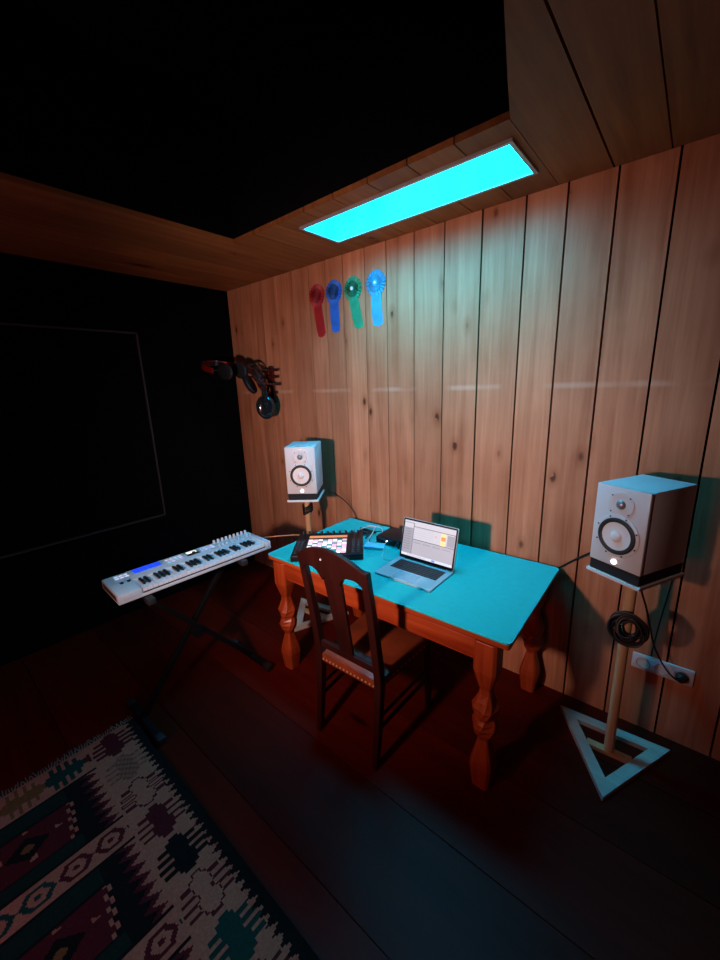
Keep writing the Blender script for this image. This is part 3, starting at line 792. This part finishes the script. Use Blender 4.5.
def headphones(name, loc, rot, label, band_m, cup_m, R=.085, spread=.062, cs=1.0, bw=.016):
    t = thing(name, label, 'headphones', loc); t.rotation_euler = rot
    bm = B()
    pts = [(R*math.sin(a), 0, R*1.12*math.cos(a)-R) for a in [math.radians(d_) for d_ in range(-110, 111, 20)]]
    prev = None
    P = smooth_path(pts, 3)
    for i, p in enumerate(P):
        d_ = (P[min(i+1, len(P)-1)]-P[max(i-1, 0)]).normalized(); nrm = Vector((0, 1, 0)).cross(d_)
        R4 = ring(bm, [p+Vector((0, 1, 0))*a*bw+nrm*b_*.006 for a, b_ in ((-1, -1), (1, -1), (1, 1), (-1, 1))])
        if prev: bridge(bm, prev, R4)
        else: bm.faces.new(R4[::-1])
        prev = R4
    bm.faces.new(prev); obj('headband', bm, band_m, t, bevel=.003)
    for s in (-1, 1):
        CT = Matrix.Translation((0, 0, -R*1.62)) @ Matrix.Diagonal((1, cs, cs*1.28, 1)) @ Matrix.Translation((0, 0, R*1.62))
        bm = B(); lathe(bm, [(.022, .022), (.036, .018), (.043, .008), (.043, 0), (.036, -.002)], (s*(spread+.004), 0, -R*1.62), (s, 0, 0), 28); bm.transform(CT); c = obj('ear_cup', bm, cup_m, t, smooth=True)
        bm = B(); lathe(bm, [(.040, 0), (.043, -.008), (.040, -.018), (.028, -.020)], (s*(spread+.004), 0, -R*1.62), (s, 0, 0), 28); bm.transform(CT); obj('ear_pad', bm, M['rubber'], c, smooth=True)
        bm = B(); tube(bm, [(s*R*.93, 0, -R*1.25), (s*(spread+.030), 0, -R*1.42), (s*(spread+.022), 0, -R*1.62)], .005, 8); obj('yoke', bm, M['gloss'], t, smooth=True)
    return t
headphones('headphones', (-2.735, -.150, 1.775), (0, 0, math.radians(-32)), 'black headphones hanging lowest from the peg rack, cup facing out', M['gloss'], M['gloss'], R=.098, spread=.045, cs=1.75)
Zd = Vector((-.93, -.12, .26)).normalized(); Xd = Vector((.1, 1, 0)); Xd = (Xd-Zd*Xd.dot(Zd)).normalized(); Yd = Zd.cross(Xd)
HR = Matrix(((Xd.x, Yd.x, Zd.x), (Xd.y, Yd.y, Zd.y), (Xd.z, Yd.z, Zd.z))).to_euler()
headphones('headphones', (-3.16, -.350, 1.985), HR, 'black headphones with dark red headband, sticking out left of the rack', M['redgloss'], M['gloss'], R=.165, spread=.075, cs=1.5, bw=.022)
headphones('headphones', (-2.88, -.185, 1.950), (math.radians(-12), math.radians(-28), math.radians(30)), 'black headphones bunched against the rack between the other two pairs', M['gloss'], M['gloss'], R=.085, spread=.05, cs=1.6)

# ------------------------------------------------------------------ socket strip, plug, cables at the right stand
t = thing('socket_strip', 'white triple wall socket low on the boards right of the stand', 'wall socket', (.043, 0, .380))
bm = B(); bx(bm, (0, -.006, 0), (.240, .012, .082), bev=.003); obj('cover_plate', bm, M['outlet'], t, smooth=True)
for k in range(3):
    bm = B(); lathe(bm, [(.029, .0), (.029, .003), (.026, .003), (.0215, -.004), (.0005, -.004)], ((k-1)*.074, -.0115, 0), (0, -1, 0), 32); s_ = obj('socket', bm, M['socket'], t, smooth=True)
    bm = B()
    for sx in (-1, 1): lathe(bm, [(.003, 0), (.003, .0006), (.0005, .0006)], ((k-1)*.074+sx*.0095, -.0077, 0), (0, -1, 0), 10)
    obj('pin_holes', bm, M['rubber'], s_)
t = thing('power_plug', 'round black power plug in the right-hand socket of the strip', 'plug', (.117, -.012, .380))
bm = B(); lathe(bm, [(.020, .001), (.022, .004), (.022, .026), (.016, .036), (.0005, .036)], (0, 0, 0), (0, -1, 0), 24); obj('body', bm, M['rubber'], t, smooth=True)
pz = SRT-.332
cable('mains_cable', [(-.035, -.165, pz-.055), (-.055, -.150, .90), (-.075, -.16, .84), (-.050, -.165, .76), (-.030, -.150, .68), (.000, -.110, .55), (.050, -.080, .44), (.095, -.060, .385), (.117, -.049, .380)], .004, M['cable'], 'black cord running from the right speaker to the wall socket')
random.seed(5)
pts = []
for k in range(120):
    a = k*.69; r = .048+.017*math.sin(k*.31)+.004*math.sin(k*1.7)
    pts.append((-.095+math.cos(a)*r*1.05, -.322-.016*math.sin(k*.23)+.010*math.sin(a), .715+math.sin(a)*r*1.08+.006*math.sin(k*.5)))
cable('coiled_cable', pts, .0048, M['cable'], 'coil of black cable hung on the right stand pole', k=4)
cable('speaker_cable', [(-.20, -.11, pz-.060), (-.28, -.06, .93), (-.36, -.03, .86), (-.43, -.012, .79), (-.52, -.012, .70), (-.60, -.012, .60)], .005, M['cable'], 'black cable stretched from the right stand to behind the table')
cable('speaker_cable', [(.035, -.03, .985), (.022, -.012, .80), (.005, -.012, .60), (-.005, -.012, .43)], .003, M['cable'], 'thin black cable hanging down the boards behind the right stand')
cable('speaker_cable', [(-1.99, -.20, 1.02), (-1.985, -.10, .95), (-1.95, -.04, .88), (-1.90, -.022, .80), (-1.86, -.020, .70)], .004, M['cable'], 'black cable dropping from the left speaker behind the table')
cable('coiled_cable', [(SLX+math.cos(k*.9)*(.034+.006*math.sin(k)), SLY+math.sin(k*.9)*.034, .86+.0022*k+.02*math.sin(k*.9+.4)) for k in range(34)], .006, M['cable'], 'black cable wound round the left stand pole', k=4)

# ------------------------------------------------------------------ kilim rug
PALE = (.56, .165, .10); RED = (.105, .010, .014); BLK = (.008, .007, .007); GRN = (.012, .048, .036); ORG = (.24, .085, .03); GRY = (.25, .07, .045)  # PALE is reddened to stand in for warm light on the rug
DGR = (.010, .022, .016)
def star(du, dv, s=1.0):
    i = math.floor((du+.00775)/.0155)
    T = {0: .030, 1: .088, 2: .040, 3: .078, 4: .036, 5: .020}
    return abs(i) <= 5 and abs(dv) < T[abs(i)]*s*(1.06 if i > 0 else .94)
def outline(du, dv, e=.0068):
    return star(du, dv) and not (star(du+e, dv) and star(du-e, dv) and star(du, dv+e) and star(du, dv-e))
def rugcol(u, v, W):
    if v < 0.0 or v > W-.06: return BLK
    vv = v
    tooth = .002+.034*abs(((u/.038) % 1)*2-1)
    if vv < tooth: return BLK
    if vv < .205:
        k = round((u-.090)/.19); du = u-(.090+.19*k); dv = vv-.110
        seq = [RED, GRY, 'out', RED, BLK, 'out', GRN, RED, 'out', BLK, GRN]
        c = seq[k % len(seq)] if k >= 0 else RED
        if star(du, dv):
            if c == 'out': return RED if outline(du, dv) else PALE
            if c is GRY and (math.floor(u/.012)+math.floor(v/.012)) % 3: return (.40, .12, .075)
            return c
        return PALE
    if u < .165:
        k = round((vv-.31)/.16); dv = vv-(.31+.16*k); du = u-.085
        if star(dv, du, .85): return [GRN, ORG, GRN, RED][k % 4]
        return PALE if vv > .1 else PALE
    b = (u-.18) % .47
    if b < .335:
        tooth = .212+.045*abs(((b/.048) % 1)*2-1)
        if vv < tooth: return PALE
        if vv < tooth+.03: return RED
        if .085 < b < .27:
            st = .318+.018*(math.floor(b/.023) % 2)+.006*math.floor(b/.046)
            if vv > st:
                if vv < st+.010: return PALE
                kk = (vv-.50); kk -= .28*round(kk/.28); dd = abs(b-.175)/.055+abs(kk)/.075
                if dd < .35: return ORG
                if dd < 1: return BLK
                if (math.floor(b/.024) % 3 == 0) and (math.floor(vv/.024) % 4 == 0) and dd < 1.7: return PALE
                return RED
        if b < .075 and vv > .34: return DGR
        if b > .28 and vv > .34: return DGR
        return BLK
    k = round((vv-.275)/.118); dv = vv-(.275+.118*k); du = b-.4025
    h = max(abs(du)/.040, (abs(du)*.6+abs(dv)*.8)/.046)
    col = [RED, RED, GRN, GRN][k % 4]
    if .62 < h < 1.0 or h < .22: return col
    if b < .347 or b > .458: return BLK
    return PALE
RW, RL = 1.60, 2.05; nu, nv = 340, 264
bm = B(); grid = []
for j in range(nv+1):
    v = -.030+RW*j/nv
    grid.append([bm.verts.new((RL*i/nu, -v, .006+.0012*math.sin(i*.115+j*.028)*math.sin(j*.094))) for i in range(nu+1)])
for j in range(nv):
    for i in range(nu): bm.faces.new((grid[j][i], grid[j][i+1], grid[j+1][i+1], grid[j+1][i]))
edge = grid[0][:]+[grid[j][nu] for j in range(1, nv+1)]+grid[nv][nu-1::-1]+[grid[j][0] for j in range(nv-1, 0, -1)]
low = ring(bm, [(v.co.x, v.co.y, 0.0) for v in edge]); bridge(bm, low, edge)
t = thing('kilim_rug', 'patterned kilim rug with zigzag black border in the floor corner', 'rug', (-2.17, -1.67, .0005), -.004)
m, nt, b_ = base_mat('kilim_weave')
at = nt.nodes.new('ShaderNodeAttribute'); at.attribute_name = 'weave'
tc = nt.nodes.new('ShaderNodeTexCoord'); nz = nt.nodes.new('ShaderNodeTexNoise'); nz.inputs['Scale'].default_value = 120; nz.inputs['Detail'].default_value = 2
mx = nt.nodes.new('ShaderNodeMix'); mx.data_type = 'RGBA'; mx.blend_type = 'MULTIPLY'; mx.inputs[0].default_value = .55
nt.links.new(tc.outputs['Object'], nz.inputs['Vector']); nt.links.new(at.outputs['Color'], mx.inputs[6]); nt.links.new(nz.outputs['Fac'], mx.inputs[7])
nt.links.new(mx.outputs[2], b_.inputs['Base Color']); b_.inputs['Roughness'].default_value = .95; b_.inputs['Specular IOR Level'].default_value = .1
bp2 = nt.nodes.new('ShaderNodeBump'); bp2.inputs['Strength'].default_value = .3; bp2.inputs['Distance'].default_value = .003
nt.links.new(nz.outputs['Fac'], bp2.inputs['Height']); nt.links.new(bp2.outputs['Normal'], b_.inputs['Normal'])
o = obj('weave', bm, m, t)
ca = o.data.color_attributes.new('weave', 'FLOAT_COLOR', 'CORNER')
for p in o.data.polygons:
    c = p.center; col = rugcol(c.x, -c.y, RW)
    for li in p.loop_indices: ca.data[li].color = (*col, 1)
bm = B(); random.seed(11)
for k in range(150):
    v = -.02+RW*k/150; L_ = .030+random.random()*.02; a = random.uniform(-.4, .4)
    bx(bm, (0, 0, 0), (L_, .0035, .003), M=Matrix.Translation((-L_/2+.001, -v, .0022)) @ Matrix.Rotation(a, 4, 'Z'))
fr_ = obj('fringe', bm, M['fringe'], t); fr_['kind'] = 'stuff'

# ------------------------------------------------------------------ light
def spot(name, loc, target, energy, col, size, blend, rad):
    l = bpy.data.lights.new(name, 'SPOT'); l.energy = energy; l.color = col; l.spot_size = math.radians(size); l.spot_blend = blend; l.shadow_soft_size = rad
    o = bpy.data.objects.new(name, l); C.objects.link(o); o.location = loc
    o.rotation_euler = (Vector(target)-Vector(loc)).to_track_quat('-Z', 'Y').to_euler(); return o
spot('room_lamp', (-1.02, -2.45, 1.45), (-1.72, 0, 1.32), 168, (1.0, .70, .64), 102, 1.0, .06)
l = bpy.data.lights.new('red_fill_light', 'POINT'); l.energy = 20; l.color = (1.0, .085, .02); l.shadow_soft_size = .35  # unseen red fill light, added to lift the shadows
o = bpy.data.objects.new('red_fill_light', l); C.objects.link(o); o.location = (-1.1, -3.5, .75)
w = bpy.data.worlds.new('World'); bpy.context.scene.world = w; w.use_nodes = True
w.node_tree.nodes['Background'].inputs[0].default_value = (.004, .002, .002, 1); w.node_tree.nodes['Background'].inputs[1].default_value = 1

# ------------------------------------------------------------------ camera (solved from the photograph)
R_ = Vector((0.7651632586585935, 0.6430076546937996, -0.03265491699792816))
U_ = Vector((-0.12815728777815696, 0.20181603658871203, 0.971002573099047))
F_ = Vector((-0.6309523731537182, 0.7387905274032708, -0.23682833325193192))
cd = bpy.data.cameras.new('camera'); co = bpy.data.objects.new('camera', cd); C.objects.link(co)
mw = Matrix(((R_.x, U_.x, -F_.x, 0), (R_.y, U_.y, -F_.y, -2.17192), (R_.z, U_.z, -F_.z, 1.77077), (0, 0, 0, 1)))
co.matrix_world = mw
cd.sensor_fit = 'VERTICAL'; cd.sensor_height = 24; cd.lens = 24*390.218/960; cd.clip_start = .02
sc_ = bpy.context.scene; sc_.camera = co
sc_.view_settings.view_transform = 'Standard'; sc_.view_settings.look = 'None'; sc_.view_settings.gamma = 1; sc_.view_settings.use_curve_mapping = False
sc_.view_settings.exposure = 0.0
